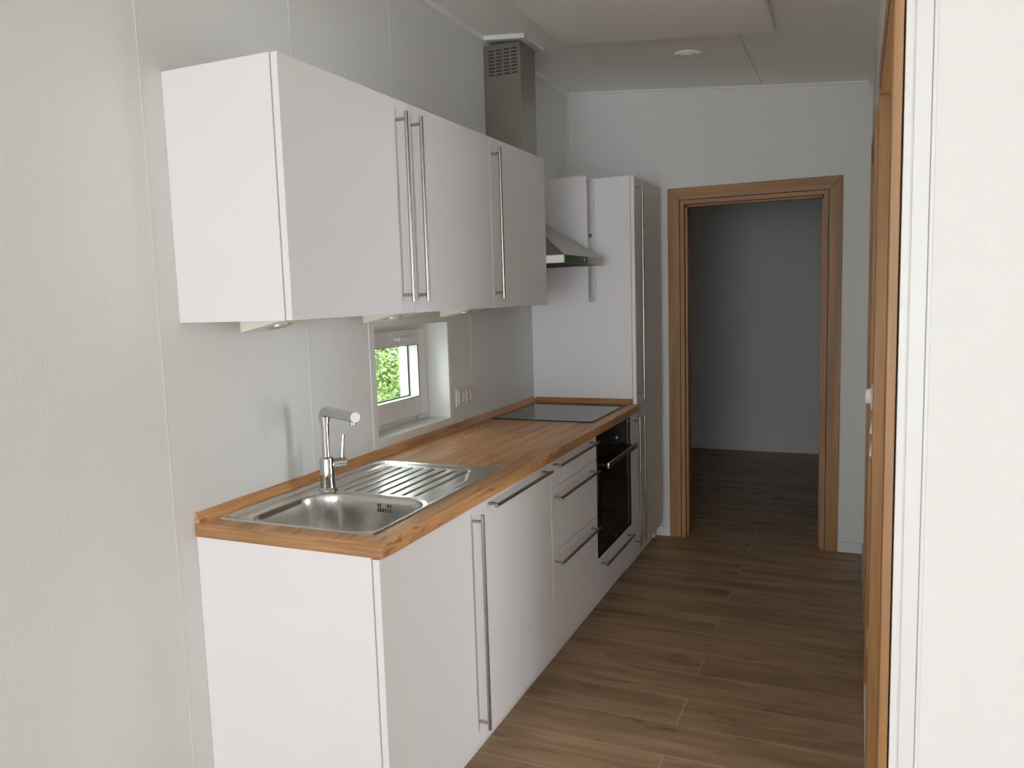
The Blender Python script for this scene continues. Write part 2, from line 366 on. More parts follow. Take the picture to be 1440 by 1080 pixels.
def door_side(name, ya, yb, oa, ob, zt, proud, leaf=True):
    """casing on the corridor side of the right wall, opening ya..yb"""
    xf = W - proud; zi = 2.0; T = .12
    m = MB()
    m.prism([(oa, 0), (ya, 0), (ya, zi), (oa, zt)], 0, xf, W + .002, .0015); m.prism([(yb, 0), (ob, 0), (ob, zt), (yb, zi)], 0, xf, W, .0015)
    m.box(xf + .003, W + T, ya, ya + .02, 0, zi); m.box(xf + .003, W + T, yb - .02, yb, 0, zi)
    m.box(W + .03, W + .05, ya + .02, ya + .035, 0, zi - .02); m.box(W + .03, W + .05, yb - .035, yb - .02, 0, zi - .02)
    d = struct(m.build(name, M['oakv']))
    m = MB(); m.prism([(ya, zi), (yb, zi), (ob, zt), (oa, zt)], 0, xf, W, .0015); m.box(xf + .003, W + T, ya + .02, yb - .02, zi - .02, zi)
    m.build('door_head', M['oakhy'], d)
    m = MB(); m.box(W + .055, W + .095, ya + .0205, yb - .0205, .006, zi - .022, .002)
    if not leaf:  # swung ajar about its near jamb to block part of the added light
        hp = Vector((W + .115, ya + .024, 0)); bmesh.ops.transform(m.bm, matrix=Matrix.Translation(hp) @ Matrix.Rotation(math.radians(-AJAR), 4, 'Z') @ Matrix.Translation(-Vector((W + .095, ya + .0205, 0))), verts=m.bm.verts[:])
    m.build('door_leaf', M['oakv'] if leaf else M['trim'], d)
    return d
door_side('door_1', -.13, .82, YC, .89, 2.065, .012, leaf=False)
door_side('door_2', 1.475, 2.13, 1.405, 2.2, 2.07, .013)

# ------------------------------------------------------------------ kitchen window
def window():
    m = MB()
    # flange around the recess (a touch proud of the wall) and white lining of the recess
    m.box(0, .003, .877, .908, .933, 1.405, .0008); m.box(0, .003, 1.487, 1.506, .933, 1.405, .0008)
    m.box(0, .003, .908, 1.487, .933, .955, .0008); m.box(0, .003, .908, 1.487, 1.385, 1.405, .0008)
    m.box(-.17, .002, .9085, .913, .9555, 1.3845); m.box(-.17, .002, 1.482, 1.4865, .9555, 1.3845)
    m.box(-.17, .004, .913, 1.482, .9555, .96); m.box(-.17, .002, .913, 1.482, 1.38, 1.3845)
    w = struct(m.build('window_1', M['pvc'], smooth=False))
    def ring(y0, y1, z0, z1, a, x0, x1, bev):
        r = MB(); r.box(x0, x1, y0, y0 + a, z0, z1, bev); r.box(x0, x1, y1 - a, y1, z0, z1, bev); r.box(x0, x1, y0 + a, y1 - a, z0, z0 + a, bev); r.box(x0, x1, y0 + a, y1 - a, z1 - a, z1, bev); return r
    ring(.913, 1.482, .96, 1.38, .03, -.17, -.112, .003).build('window_frame', M['pvc'], w)
    y0, y1, z0, z1 = .932, 1.463, .982, 1.356
    r = MB(); a, x0, x1 = .066, -.165, -.098
    r.box(x0, x1, y0, y0 + a, z0, z1, .004); r.box(x0, x1, y1 - a, y1, z0, z1, .004); r.box(x0, x1, y0 + a, y1 - a, z0, z0 + .082, .004); r.box(x0, x1, y0 + a, y1 - a, z1 - a, z1, .004)
    sash = r.build('window_sash', M['pvc'], w)
    gy0, gy1, gz0, gz1 = y0 + a, y1 - a, z0 + .082, z1 - a
    ring(gy0, gy1, gz0, gz1, .005, -.151, -.146, 0).build('gasket', M['blackm'], w)
    ring(gy0, gy1, gz0, gz1, .0025, -.1, -.0965, 0).build('bead_line', M['gap'], w)
    m = MB(); m.box(-.15, -.147, gy0 + .004, gy1 - .004, gz0 + .004, gz1 - .004); m.build('pane', M['glass'], w, smooth=False)
    m = MB(); m.box(-.098, -.088, 1.175, 1.215, 1.309, 1.335, .003); m.cyl((-.09, 1.195, 1.322), (-.066, 1.195, 1.322), .008); m.box(-.072, -.06, 1.19, 1.30, 1.313, 1.331, .004)
    m.build('window_handle', M['white'], w)
    m = MB(); m.box(-.1, -.09, 1.375, 1.455, .966, .98, .003); m.build('window_hinge', M['white'], w)
    # outer sill and reveal
    m = MB(); m.box(-.27, -.17, .908, 1.487, .94, .962); m.build('window_sill', M['white'], w, smooth=False)
window()

# ------------------------------------------------------------------ handles
def bar_handle(parent, a, b, depth=.035, r=.006):
    """bar from a to b (on the door surface x), standing off by depth"""
    a = Vector(a); b = Vector(b); off = Vector((depth, 0, 0)); d = (b - a).normalized()
    m = MB(); m.cyl(a + off, b + off, r, n=20, bev=.0008)
    o = m.build('handle', M['handle'], parent)
    for p in (a + d * .022, b - d * .022):
        s = MB(); s.cyl(p, p + off, .0048, n=20); s.build('standoff', M['handle'], o)
    return o

# ------------------------------------------------------------------ wall cabinets
UB, UT = 1.439, 2.077
def wall_cabinet(y0, y1, label, hy, near=False):
    c = empty('wall_cabinet', (0, (y0 + y1) / 2, UB), label, 'cabinet', 'white wall cabinets in a row')
    t = .018; xb = UD - .0225; m = MB()
    a, b = y0 + .0003, y1 - .0003
    m.box(.0005, xb, a, a + t, UB, UT, .0006); m.box(.0005, xb, b - t, b, UB, UT, .0006)
    m.box(.0005, xb, a + t, b - t, UB, UB + t); m.box(.0005, xb, a + t, b - t, UT - t, UT); m.box(.0005, .006, a + t, b - t, UB + t, UT - t)
    m.box(.02, xb - .02, a + t, b - t, 1.75, 1.768)
    m.build('body', M['cab'], c)
    m = MB(); m.box(xb, UD - .0192, a + .0018, b - .0018, UB + .002, UT - .002); m.build('door_seal', M['seal'], c, smooth=False)  # grey sheet painting the shade in the gap behind the door
    m = MB(); m.box(UD - .019, UD, y0 + .0015, y1 - .0015, UB + .001, UT - .001, .0011); d = m.build('door', M['cab'], c)
    bar_handle(d, (UD, hy, 1.474), (UD, hy, 2.037))
    return c
wall_cabinet(0, .593, 'white wall cabinet nearest the camera, its bright end panel showing', .530)
wall_cabinet(.593, 1.1845, 'middle white wall cabinet, above the small window', .6185)
wall_cabinet(1.1845, 1.757, 'white wall cabinet next to the extractor hood', 1.2045)

def under_light(y):
    c = empty('triangular_light', (.13, y + .075, UB), 'cream wedge-shaped lamp under the nearest wall cabinet, left of the tap', 'lamp', 'wedge lamps under the wall cabinets')
    x0, x1, zb = .066, .215, UB - .034
    m = MB(); m.prism([(x0, UB), (x1, UB), (x1, UB - .003), (x0 + .004, zb), (x0, zb)], 1, y, y + .15, .0008); m.build('housing', M['lamp'], c)
    # round lens on the sloping underside
    n = Vector((-(zb - (UB - .003)) / (x0 - x1), 0, 1)).normalized() * -1
    p = Vector(((x0 + x1) / 2, y + .075, (zb + UB - .003) / 2)); m = MB(); m.cyl(p - n * .0, p + n * .004, .036, n=32); r = m.build('lens_ring', M['steel'], c)
    m = MB(); m.cyl(p + n * .004, p + n * .006, .029, n=32); m.build('lens', M['lens'], c)
    return c
l0 = under_light(.15)
copy_tree(l0, (0, .60, 0), 'cream wedge-shaped lamp under the middle wall cabinet, above the window left edge')
copy_tree(l0, (0, 1.155, 0), 'cream wedge-shaped lamp under the third wall cabinet, above the window right edge')

# narrow open cabinet beside the tall unit
TY = 2.470
def narrow_wall():
    y0, y1 = 2.333, TY - .001
    c = empty('open_cabinet', (0, (y0 + y1) / 2, UB), 'narrow open-fronted white wall cabinet between hood and tall unit', 'cabinet')
    xb = .372; t = .018; m = MB()
    m.box(.0005, xb, y0, y0 + t, UB, UT - .004, .0006); m.box(.0005, xb, y1 - t, y1, UB, UT - .004, .0006)
    m.box(.0005, xb - .006, y0 + t, y1 - t, UB, UB + t); m.box(.0005, xb - .006, y0 + t, y1 - t, UT - t - .004, UT - .004); m.box(.0005, .006, y0 + t, y1 - t, UB + t, UT - t)
    m.build('body', M['cab'], c)
    m = MB(); m.box(.01, xb - .03, y0 + t, y1 - t, 1.745, 1.763); m.build('shelf', M['cab'], c, smooth=False)
    for z in (1.72, 1.80, 1.85, 1.90):
        m = MB(); m.cyl((xb - .037, y1 - t - .0006, z), (xb - .037, y1 - t + .002, z), .004, n=20); m.build('peg_hole', M['gap'], c)
    m = MB(); m.box(xb - .045, xb - .005, y1 - t - .012, y1 - t, 1.772, 1.79, .002); m.build('hinge_plate', M['steel'], c)
narrow_wall()

# ------------------------------------------------------------------ tall unit
def tall():
    y0, y1 = TY, 3.045; zt = 2.075; zm = .8815
    c = empty('tall_cabinet', (.3, (y0 + y1) / 2, 0), 'tall white cupboard with two doors beside the oak doorway', 'cabinet')
    m = MB(); m.box(.002, FX - .0225, y0, y1, .1, zt, .0006); m.box(.02, FX - .06, y0 + .002, y1 - .01, 0, .1); m.build('body', M['cab'], c)
    m = MB(); m.box(FX - .0225, FX - .0192, y0 + .0018, y1 - .002, .102, zt - .002); m.build('door_seal', M['seal'], c, smooth=False)  # gap shade behind the tall doors, painted as a grey sheet
    for z0, z1, h0, h1 in ((zm + .0015, zt, .926, 2.039), (.1, zm - .0015, .158, .843)):
        m = MB(); m.box(FX - .019, FX, y0 - .0015, y1 - .001, z0, z1, .0011); d = m.build('door', M['cab'], c); bar_handle(d, (FX, 2.5, h0), (FX, 2.5, h1))
    m = MB(); m.box(.02, FX - .05, y1, FW - .001, .0, zt, .0006); m.build('filler_panel', M['cab'], c)
tall()

# ------------------------------------------------------------------ base units
B0, B1, B2, B3, B4 = .002, .591, 1.180, 1.757, 2.333
BZ0, BZ1 = .1, WZ - .0385
def carcass(c, y0, y1, xb=FX - .0225):
    m = MB(); t = .018; a, b = y0 + .0003, y1 - .0003
    m.box(.001, xb, a, a + t, BZ0, BZ1, .0006); m.box(.001, xb, b - t, b, BZ0, BZ1, .0006); m.box(.001, xb, a + t, b - t, BZ0, BZ0 + t); m.box(.001, .007, a + t, b - t, BZ0 + t, BZ1)
    o = m.build('body', M['cab'], c)
    m = MB(); m.box(xb, FX - .0192, a + .0018, b - .0018, BZ0 + .002, BZ1 - .004); m.build('door_seal', M['seal'], c, smooth=False)  # grey sheet standing in for shade between carcass and fronts
    return o
def front(c, name, y0, y1, z0, z1):
    m = MB(); m.box(FX - .019, FX, y0 + .0015, y1 - .0015, z0, z1, .0011); return m.build(name, M['cab'], c)
G = 'white base units under the worktop'
c = empty('sink_cabinet', (.3, (B0 + B1) / 2, 0), 'white base cupboard under the sink with one long vertical handle', 'cabinet', G)
carcass(c, B0, B1); d = front(c, 'door', B0, B1, BZ0 - .001, BZ1 - .004); bar_handle(d, (FX, .512, .152), (FX, .512, .834))
c = empty('dishwasher', (.3, (B1 + B2) / 2, 0), 'built-in dishwasher behind a tall white front with one horizontal handle on top', 'dishwasher', G)
m = MB(); m.box(.01, FX - .0225, B1 + .003, B2 - .003, .1, BZ1 - .004, .002); m.build('body', M['steel'], c)
d = front(c, 'door', B1, B2, BZ0 - .001, BZ1 - .004); bar_handle(d, (FX, .611, .836), (FX, 1.11, .836))
c = empty('drawer_unit', (.3, (B2 + B3) / 2, 0), 'white base unit with three stacked drawers, left of the oven', 'cabinet', G)
carcass(c, B2, B3)
for z0, z1, h in ((.7485, BZ1 - .004, .839), (.493, .7455, .7125), (BZ0 - .001, .490, .458)):
    d = front(c, 'drawer', B2, B3, z0, z1); bar_handle(d, (FX, 1.187, h), (FX, 1.69, h))
    m = MB(); m.box(.06, FX - .024, B2 + .03, B3 - .03, z0 + .03, z1 - .04); m.build('drawer_box', M['cabin'], d, smooth=False)
c = empty('oven_cabinet', (.3, (B3 + B4) / 2, 0), 'white housing around the oven with one shallow drawer at the floor', 'cabinet', G)
carcass(c, B3, B4); d = front(c, 'drawer', B3, B4, BZ0 - .001, .2875); bar_handle(d, (FX, 1.775, .257), (FX, 2.265, .257))
c = empty('narrow_cabinet', (.3, (B4 + TY) / 2, 0), 'very narrow white pull-out base unit between oven and tall cupboard', 'cabinet', G)
carcass(c, B4, TY - .003); d = front(c, 'door', B4, TY - .003, BZ0 - .001, BZ1 - .004); bar_handle(d, (FX, 2.398, .156), (FX, 2.398, .843))
m = MB(); m.box(.50, .516, .06, TY - .004, 0, .0995); m.box(.001, .5, .06, .076, 0, .0995)
tag(m.build('plinth', M['cab'], smooth=False, origin=(.5, 1.2, 0)), 'white recessed plinth running under the base units', 'plinth')

# oven
def oven():
    y0, y1 = B3 + .004, B4 - .004
    c = empty('oven', (.57, (y0 + y1) / 2, .29), 'black built-in oven below the hob, with dark glass door', 'oven')
    m = MB(); m.box(.05, FX - .021, y0 + .02, y1 - .02, .293, BZ1 - .005); m.build('body', M['blackm'], c, smooth=False)
    m = MB(); m.box(FX - .02, FX + .002, y0, y1, .748, BZ1 - .002, .0015); p = m.build('control_panel', M['black'], c)
    for y in (2.045,):
        m = MB(); m.cyl((FX + .002, y, .797), (FX + (.006 if y != 2.045 else .012), y, .797), .019, n=28, bev=.001); k = m.build('knob', M['blackm'], p)
        if y == 2.045:
            m = MB(); m.cyl((FX + .0118, y - .004, .797), (FX + .0155, y - .004, .797), .006, n=20); m.build('knob_mark', M['white'], k)
    m = MB(); m.box(FX - .02, FX + .002, y0, y1, .291, .744, .0015); d = m.build('door', M['black'], c)
    m = MB(); m.box(FX + .0018, FX + .0026, y0 + .07, y1 - .07, .36, .66); m.build('door_window', plain('oven_glass', (.004, .005, .004), .03), d, smooth=False)
    m = MB(); m.box(FX + .0018, FX + .0026, 2.03, 2.06, .315, .319); m.build('maker_mark', M['steel'], d, smooth=False)
    m = MB(); m.box(FX + .036, FX + .047, y0 + .03, y1 - .03, .7, .728, .004); h = m.build('handle', M['handle'], d)
    for y in (y0 + .05, y1 - .05):
        m = MB(); m.cyl((FX + .001, y, .714), (FX + .038, y, .714), .007, n=20); m.build('standoff', M['blackm'], h)
oven()

# ------------------------------------------------------------------ worktop
def worktop():
    xe = .597; ye = TY - .0015; z0, z1 = WZ - .038, WZ
    w = empty('worktop', (.3, 1.2, z0), 'long oak worktop over the white base units', 'worktop')
    hx0, hx1, hy0, hy1 = .038, .529, .056, .838
    xs = [.0008, hx0, hx1, xe]; ys = [-.001, hy0, hy1, ye]
    b = bmesh.new(); V = {}
    for i, x in enumerate(xs):
        for j, y in enumerate(ys):
            for k, z in enumerate((z0, z1)): V[i, j, k] = b.verts.new((x, y, z))
    cells = [(i, j) for i in range(3) for j in range(3) if (i, j) != (1, 1)]
    for i, j in cells:
        b.faces.new([V[i, j, 1], V[i + 1, j, 1], V[i + 1, j + 1, 1], V[i, j + 1, 1]]); b.faces.new([V[i, j, 0], V[i, j + 1, 0], V[i + 1, j + 1, 0], V[i + 1, j, 0]])
    for i in range(3):
        b.faces.new([V[i, 0, 0], V[i + 1, 0, 0], V[i + 1, 0, 1], V[i, 0, 1]]); b.faces.new([V[i, 3, 0], V[i, 3, 1], V[i + 1, 3, 1], V[i + 1, 3, 0]])
        b.faces.new([V[0, i, 0], V[0, i, 1], V[0, i + 1, 1], V[0, i + 1, 0]]); b.faces.new([V[3, i, 0], V[3, i + 1, 0], V[3, i + 1, 1], V[3, i, 1]])
    for f in ((1, 1, 2, 1), (2, 1, 2, 2), (2, 2, 1, 2), (1, 2, 1, 1)):
        i, j, p, q = f; b.faces.new([V[i, j, 0], V[i, j, 1], V[p, q, 1], V[p, q, 0]])
    m = MB(); m._merge(b, .005, 4, lambda bb: [e for e in bb.edges if all(abs(v.co.x - xe) < 1e-5 for v in e.verts) and abs(e.verts[0].co.z - e.verts[1].co.z) < 1e-6])
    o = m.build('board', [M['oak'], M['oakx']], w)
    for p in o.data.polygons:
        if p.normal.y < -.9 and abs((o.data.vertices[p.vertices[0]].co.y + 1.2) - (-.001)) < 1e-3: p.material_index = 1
    # upstand along the wall and the tall unit
    prof = [(.001, z1), (.020, z1), (.018, z1 + .006), (.006, z1 + .027), (.001, z1 + .028)]
    m = MB(); m.prism(prof, 1, 0, ye); m.build('upstand', M['oak'], w)
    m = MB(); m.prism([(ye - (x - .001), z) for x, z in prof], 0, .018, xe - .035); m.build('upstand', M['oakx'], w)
worktop()

# ------------------------------------------------------------------ sink
def rrect(px, py, x0, x1, y0, y1, r):
    """signed distance to a rounded rectangle; r = radii (x0y0, x1y0, x0y1, x1y1)"""
    cx, cy = (x0 + x1) / 2, (y0 + y1) / 2; qx, qy = px - cx, py - cy
    rr = r[(1 if qx > 0 else 0) + (2 if qy > 0 else 0)]
    dx = abs(qx) - (x1 - x0) / 2 + rr; dy = abs(qy) - (y1 - y0) / 2 + rr
    return min(max(dx, dy), 0) + math.hypot(max(dx, 0), max(dy, 0)) - rr
def sst(a, b, x):
    t = max(0, min(1, (x - a) / (b - a))); return t * t * (3 - 2 * t)
def sink():
    x0, x1, y0, y1 = .030, .537, .048, .846
    s = empty('kitchen_sink', (.28, .45, WZ), 'stainless steel inset sink with ribbed drainer in the oak worktop', 'sink')
    def h(x, y):
        e = -rrect(x, y, x0, x1, y0, y1, (.012,) * 4)      # distance in from the edge
        z = .0005 + .0035 * sst(0, .004, e) - .0015 * sst(.006, .012, e)
        # recessed field inside the raised border
        f = -rrect(x, y, x0 + .016, x1 - .013, y0 + .016, y1 - .016, (.03,) * 4)
        z -= .003 * sst(0, .010, f)
        # drainer tray, a bit deeper, with a curved front edge
        t = -rrect(x, y, .085, .452 + .045 * sst(.46, .62, y) * (1 - sst(.64, .78, y)), .415, .822, (.02, .04, .02, .06))
        z -= .0035 * sst(0, .014, t)
        # ribs
        for k in range(8):
            gx = .128 + .0430 * k
            d = abs(x - gx); ya = .447 + .012 * (k % 2) * 0; yb = .79
            if y < ya: d = math.hypot(d, ya - y)
            if y > yb: d = math.hypot(d, y - yb)
            z -= .0045 * (1 - sst(.0015, .0065, d))
        # shallow tray channel along the back
        c = -rrect(x, y, .048, .066, .075, .36, (.008,) * 4); z -= .002 * sst(0, .005, c)
        # bowl
        b = -rrect(x, y, .105, .514, .072, .402, (.06, .06, .105, .085))
        if b > -.014: z -= .002 * sst(-.014, -.002, b)
        if b > 0:
            prof = sst(-.012, .045, b); deep = .155
            z -= (deep * (1 - (1 - min(1, b / .052)) ** 2.6)) * sst(0, .012, b) + .008 * sst(.05, .16, b)
        return z
    NX, NY = 150, 236
    # finer spacing: uniform grid
    vs = []; fs = []
    for i in range(NX + 1):
        for j in range(NY + 1):
            x = x0 + (x1 - x0) * i / NX; y = y0 + (y1 - y0) * j / NY; vs.append((x, y, WZ + h(x, y)))
    for i in range(NX):
        for j in range(NY):
            a = i * (NY + 1) + j; fs.append((a, a + NY + 1, a + NY + 2, a + 1))
    me = bpy.data.meshes.new('basin'); off = BASE[s.name]
    me.from_pydata([(v[0] - off.x, v[1] - off.y, v[2] - off.z) for v in vs], [], fs); me.update()
    o = bpy.data.objects.new('basin', me); COL.objects.link(o); o.parent = s; BASE[o.name] = off
    for p in me.polygons: p.use_smooth = True
    me.materials.append(M['sink'])
    # overflow slots on the far wall of the bowl
    m = MB()
    for k in range(6):
        for r in range(2):
            x = .327 + k * .0085; z = WZ - .028 - r * .014
            if k == 2 and r == 0 or k == 3 and r == 0: continue
            yy = .402 - .001
            # follow the bowl wall: find y where h reaches z
            lo, hi = .33, .41
            for _ in range(30):
                md = (lo + hi) / 2
                if WZ + h(x, md) < z: lo = md
                else: hi = md
            m = MB(); m.box(x - .0022, x + .0022, lo - .0012, lo + .004, z - .0055, z + .0055, .001); m.build('overflow_slot', M['gap'], s)
    m = MB(); m.cyl((.335, lo - .003, WZ - .030), (.335, lo + .004, WZ - .030), .004, n=12); m.build('overflow_screw', M['chrome'], s)
    zb = WZ + h(.3, .24); m = MB(); m.lathe([(.045, 0), (.044, .002), (.036, .0025), (.032, -.0), (.01, .0005)], (.3, .24, zb), 36); m.build('drain', M['chrome'], s)
sink()

# ------------------------------------------------------------------ tap
def tap():
    bx, by, bz = .126, .424, WZ - .0035
    t = empty('kitchen_tap', (bx, by, bz), 'chrome single-lever kitchen tap standing at the back of the sink', 'tap')
    m = MB(); m.lathe([(.029, 0), (.029, .004), (.0265, .008), (.0235, .012), (.0225, .035), (.0225, .098), (.021, .104), (.0145, .108)], (bx, by, bz), 36); m.build('body', M['chrome'], t)
    m = MB(); zt = 1.146; sp = Vector((.303, .334, zt)); p0 = Vector((bx, by, 0)); d = (sp - Vector((bx, by, zt))).normalized()
    m.cyl((bx, by, bz + .105), (bx, by, zt - .02), .0128, n=28); m.build('riser', M['chrome'], t)
    R = .017; pts = []
    for k in range(9):
        a = math.pi / 2 * k / 8; q = Vector((bx, by, zt - R)) + d * (R - R * math.cos(a)) + Vector((0, 0, R * math.sin(a))); pts.append(q)
    pts = [Vector((bx, by, zt - .034))] + pts + [sp]
    m = MB(); m.tube(pts, .0168, 28); o = m.build('spout', M['chrome'], t)
    m = MB(); m.cyl(sp, sp + d * .0025, .0150, n=28); m.build('spout_cap', M['white'], o)
    q = sp - d * .018; m = MB(); m.cyl(q + Vector((0, 0, -.024)), q, .0095, n=20); m.build('aerator', M['chrome'], o)
    hd = Vector((.5, .86, 0)).normalized(); hp = Vector((bx, by, .976))
    m = MB(); m.cyl(hp + hd * .015, hp + hd * .062, .0185, n=28, bev=.002); l = m.build('lever_hub', M['chrome'], t)
    e = hp + hd * .052; m = MB(); m.tube([e + Vector((0, 0, .012)), e + Vector((0, 0, .045)) + hd * .003, e + Vector((0, 0, .088)) + hd * .008], [.0062, .0052, .0048], 14); m.build('lever', M['chrome'], l)
tap()

# ------------------------------------------------------------------ hob
def hob():
    h = empty('ceramic_hob', (.285, 2.13, WZ), 'flat black ceramic hob set on the oak worktop under the hood', 'hob')
    m = MB(); m.box(.032, .54, 1.838, 2.418, WZ + .0004, WZ + .006, .0012); m.build('glass_plate', M['hob'], h)
    zp = plain('zone_print', (.035, .035, .037), .15)
    for x, y, r in ((.16, 1.99, .07), (.40, 1.99, .09), (.16, 2.27, .09), (.40, 2.27, .07)):
        m = MB()
        for k in range(64):
            a, b = 2 * math.pi * k / 64, 2 * math.pi * (k + 1) / 64
            z = WZ + .00615
            m.poly([(x + r * math.cos(a), y + r * math.sin(a), z), (x + r * math.cos(b), y + r * math.sin(b), z), (x + (r + .0015) * math.cos(b), y + (r + .0015) * math.sin(b), z), (x + (r + .0015) * math.cos(a), y + (r + .0015) * math.sin(a), z)], [(0, 1, 2, 3)])
        bmesh.ops.remove_doubles(m.bm, verts=m.bm.verts[:], dist=1e-5); m.build('cooking_zone', zp, h, smooth=False)
hob()

# ------------------------------------------------------------------ extractor hood
def hood():
    y0, y1 = 1.759, 2.331; xf = .452; z0, z1 = 1.622, 1.658
    cy0, cy1, cx, zc = 1.95, 2.13, .19, 1.85
    h = empty('extractor_hood', (.2, 2.045, z0), 'stainless steel chimney hood above the hob', 'hood')
    m = MB(); t = .0015
    m.box(.001, xf, y0, y0 + t, z0, z1); m.box(.001, xf, y1 - t, y1, z0, z1); m.box(xf - t, xf, y0, y1, z0, z1, .0004)
    m.poly([(.001, y0, z1), (xf, y0, z1), (xf, y1, z1), (.001, y1, z1), (.001, cy0, zc), (cx, cy0, zc), (cx, cy1, zc), (.001, cy1, zc)], [(0, 1, 5, 4), (1, 2, 6, 5), (2, 3, 7, 6), (3, 0, 4, 7)])
    c = m.build('canopy', M['hoodsteel'], h, smooth=False)
    m = MB(); m.box(.003, xf - .003, y0 + .003, y1 - .003, z0 + .006, z0 + .012); m.build('grease_filter', M['dark'], h, smooth=False)
    m = MB(); m.box(xf, xf + .0012, y0 + .003, 2.085, z0 + .002, z1 - .002); f = m.build('front_film', M['film'], h, smooth=False); f['label'] = 'green strip on the hood front'  # green strip over the nearer part of the front rim
    m = MB(); m.cyl((xf + .001, 2.03, 1.64), (xf + .004, 2.03, 1.64), .006, n=16); m.build('button', M['white'], h)
    m = MB(); m.cyl((xf + .001, 2.062, 1.64), (xf + .004, 2.062, 1.64), .006, n=16); m.build('button', M['blackm'], h)
    m = MB(); m.box(.05, xf - .004, y0 - .001, y0, z0 + .002, z1 - .002); f = m.build('side_film', M['filmw'], h, smooth=False); f['label'] = 'pale strip on the hood side'  # pale colour paints the bright window reflected in the steel rim
    m = MB(); T = CZ(cx) - .022; m.box(.001, cx, cy0, cy1, zc - .01, T, .0015); ch = m.build('chimney', M['hoodsteel'], h)
    # vent slots in the near face
    for i in range(4):
        for j in range(8):
            x = .028 + .0385 * i; z = T - .028 - .0155 * j
            m = MB(); m.box(x, x + .029, cy0 - .0008, cy0 + .004, z - .0038, z + .0038); m.build('vent_slot', M['gap'], ch, smooth=False)
    m = MB(); zc2 = CZ(.1)
    def ring(xa, xb, ya, yb): m.prism([(xa, CZ(xa) - .020), (xb, CZ(xb) - .020), (xb, CZ(xb) - .0005), (xa, CZ(xa) - .0005)], 1, ya, yb)
    ring(.022, cx + .035, cy0 - .035, cy0 - .0002); ring(.022, cx + .035, cy1 + .0002, cy1 + .035); ring(cx + .0002, cx + .035, cy0, cy1)
    struct(m.build('trim_7', M['trim'], smooth=False))
hood()

# ------------------------------------------------------------------ small fittings
def socket():
    y0, y1, z0, z1 = 1.538, 1.702, .998, 1.078
    s = empty('wall_socket', (.0, (y0 + y1) / 2, (z0 + z1) / 2), 'cream double power socket on the left wall beside the window', 'socket')
    m = MB(); m.box(.0003, .009, y0, y1, z0, z1, .003); m.build('cover_frame', M['plate'], s)
    for k in (0, 1):
        cy = y0 + .045 + k * .074; zc = (z0 + z1) / 2
        # insert: square plate with a round well
        b = bmesh.new(); n = 32; r = .0205; q = .0275
        outer = []; inner = []; deep = []
        for i in range(n):
            a = 2 * math.pi * i / n; ca, sa = math.cos(a), math.sin(a); k2 = q / max(abs(ca), abs(sa))
            outer.append(b.verts.new((.0115, cy + ca * k2, zc + sa * k2))); inner.append(b.verts.new((.0115, cy + ca * r, zc + sa * r))); deep.append(b.verts.new((.0015, cy + ca * r * .96, zc + sa * r * .96)))
        base = [b.verts.new((.008, v.co.y * 1, v.co.z)) for v in outer]
        for i in range(n):
            j = (i + 1) % n
            b.faces.new((outer[i], outer[j], inner[j], inner[i])); b.faces.new((inner[i], inner[j], deep[j], deep[i])); b.faces.new((base[i], base[j], outer[j], outer[i]))
        b.faces.new(deep)
        m = MB(); m._merge(b); ins = m.build('socket_insert', M['plate'], s)
        for dy in (-.0095, .0095):
            m = MB(); m.cyl((.0012, cy + dy, zc), (.0022, cy + dy, zc), .0028, n=20); m.build('pin_hole', M['gap'], ins)
socket()

def fittings_right():
    y0, y1 = 1.085, 1.157; yc = (y0 + y1) / 2
    def rocker(zc, label):
        s = empty('light_switch', (W, yc, zc), label, 'switch', 'rocker switches on the corridor wall')
        m = MB(); m.box(W - .005, W - .0003, y0, y1, zc - .0355, zc + .0355, .002); m.build('switch_frame', M['white'], s)
        m = MB(); m.prism([(W - .0045, yc - .029), (W - .0045, yc + .029), (W - .0045, yc + .029)], 2, zc - .029, zc) if False else None
        m = MB(); m.prism([(W - .0045, zc - .03), (W - .0045, zc + .03), (W - .0060, zc + .03), (W - .0145, zc - .03)], 1, yc - .028, yc + .028, .0008); m.build('rocker', M['white'], s)
        return s
    a = rocker(1.055, 'white rocker switch on the right wall directly under the thermostat')
    copy_tree(a, (0, 0, -.0715), 'lowest white rocker switch of the column on the right wall')
    s = empty('thermostat', (W, yc, 1.137), 'white thermostat with a dial above the switches on the right wall', 'thermostat')
    m = MB(); m.box(W - .012, W - .0003, y0, y1, 1.137 - .04, 1.137 + .04, .005); m.build('housing', M['white'], s)
    m = MB(); m.cyl((W - .012, yc, 1.139), (W - .029, yc, 1.139), .025, .021, n=32, bev=.002); m.build('dial', M['white'], s)
    s = empty('low_socket', (W, yc, .34), 'white power socket low on the right wall between the side doors', 'socket')
    m = MB(); m.box(W - .009, W - .0003, y0, y1, .304, .376, .003); m.build('cover_frame', M['white'], s)
    m = MB(); m.cyl((W - .0098, yc, .34), (W - .0085, yc, .34), .02, n=28); m.build('socket_insert', M['plate'], s)
fittings_right()

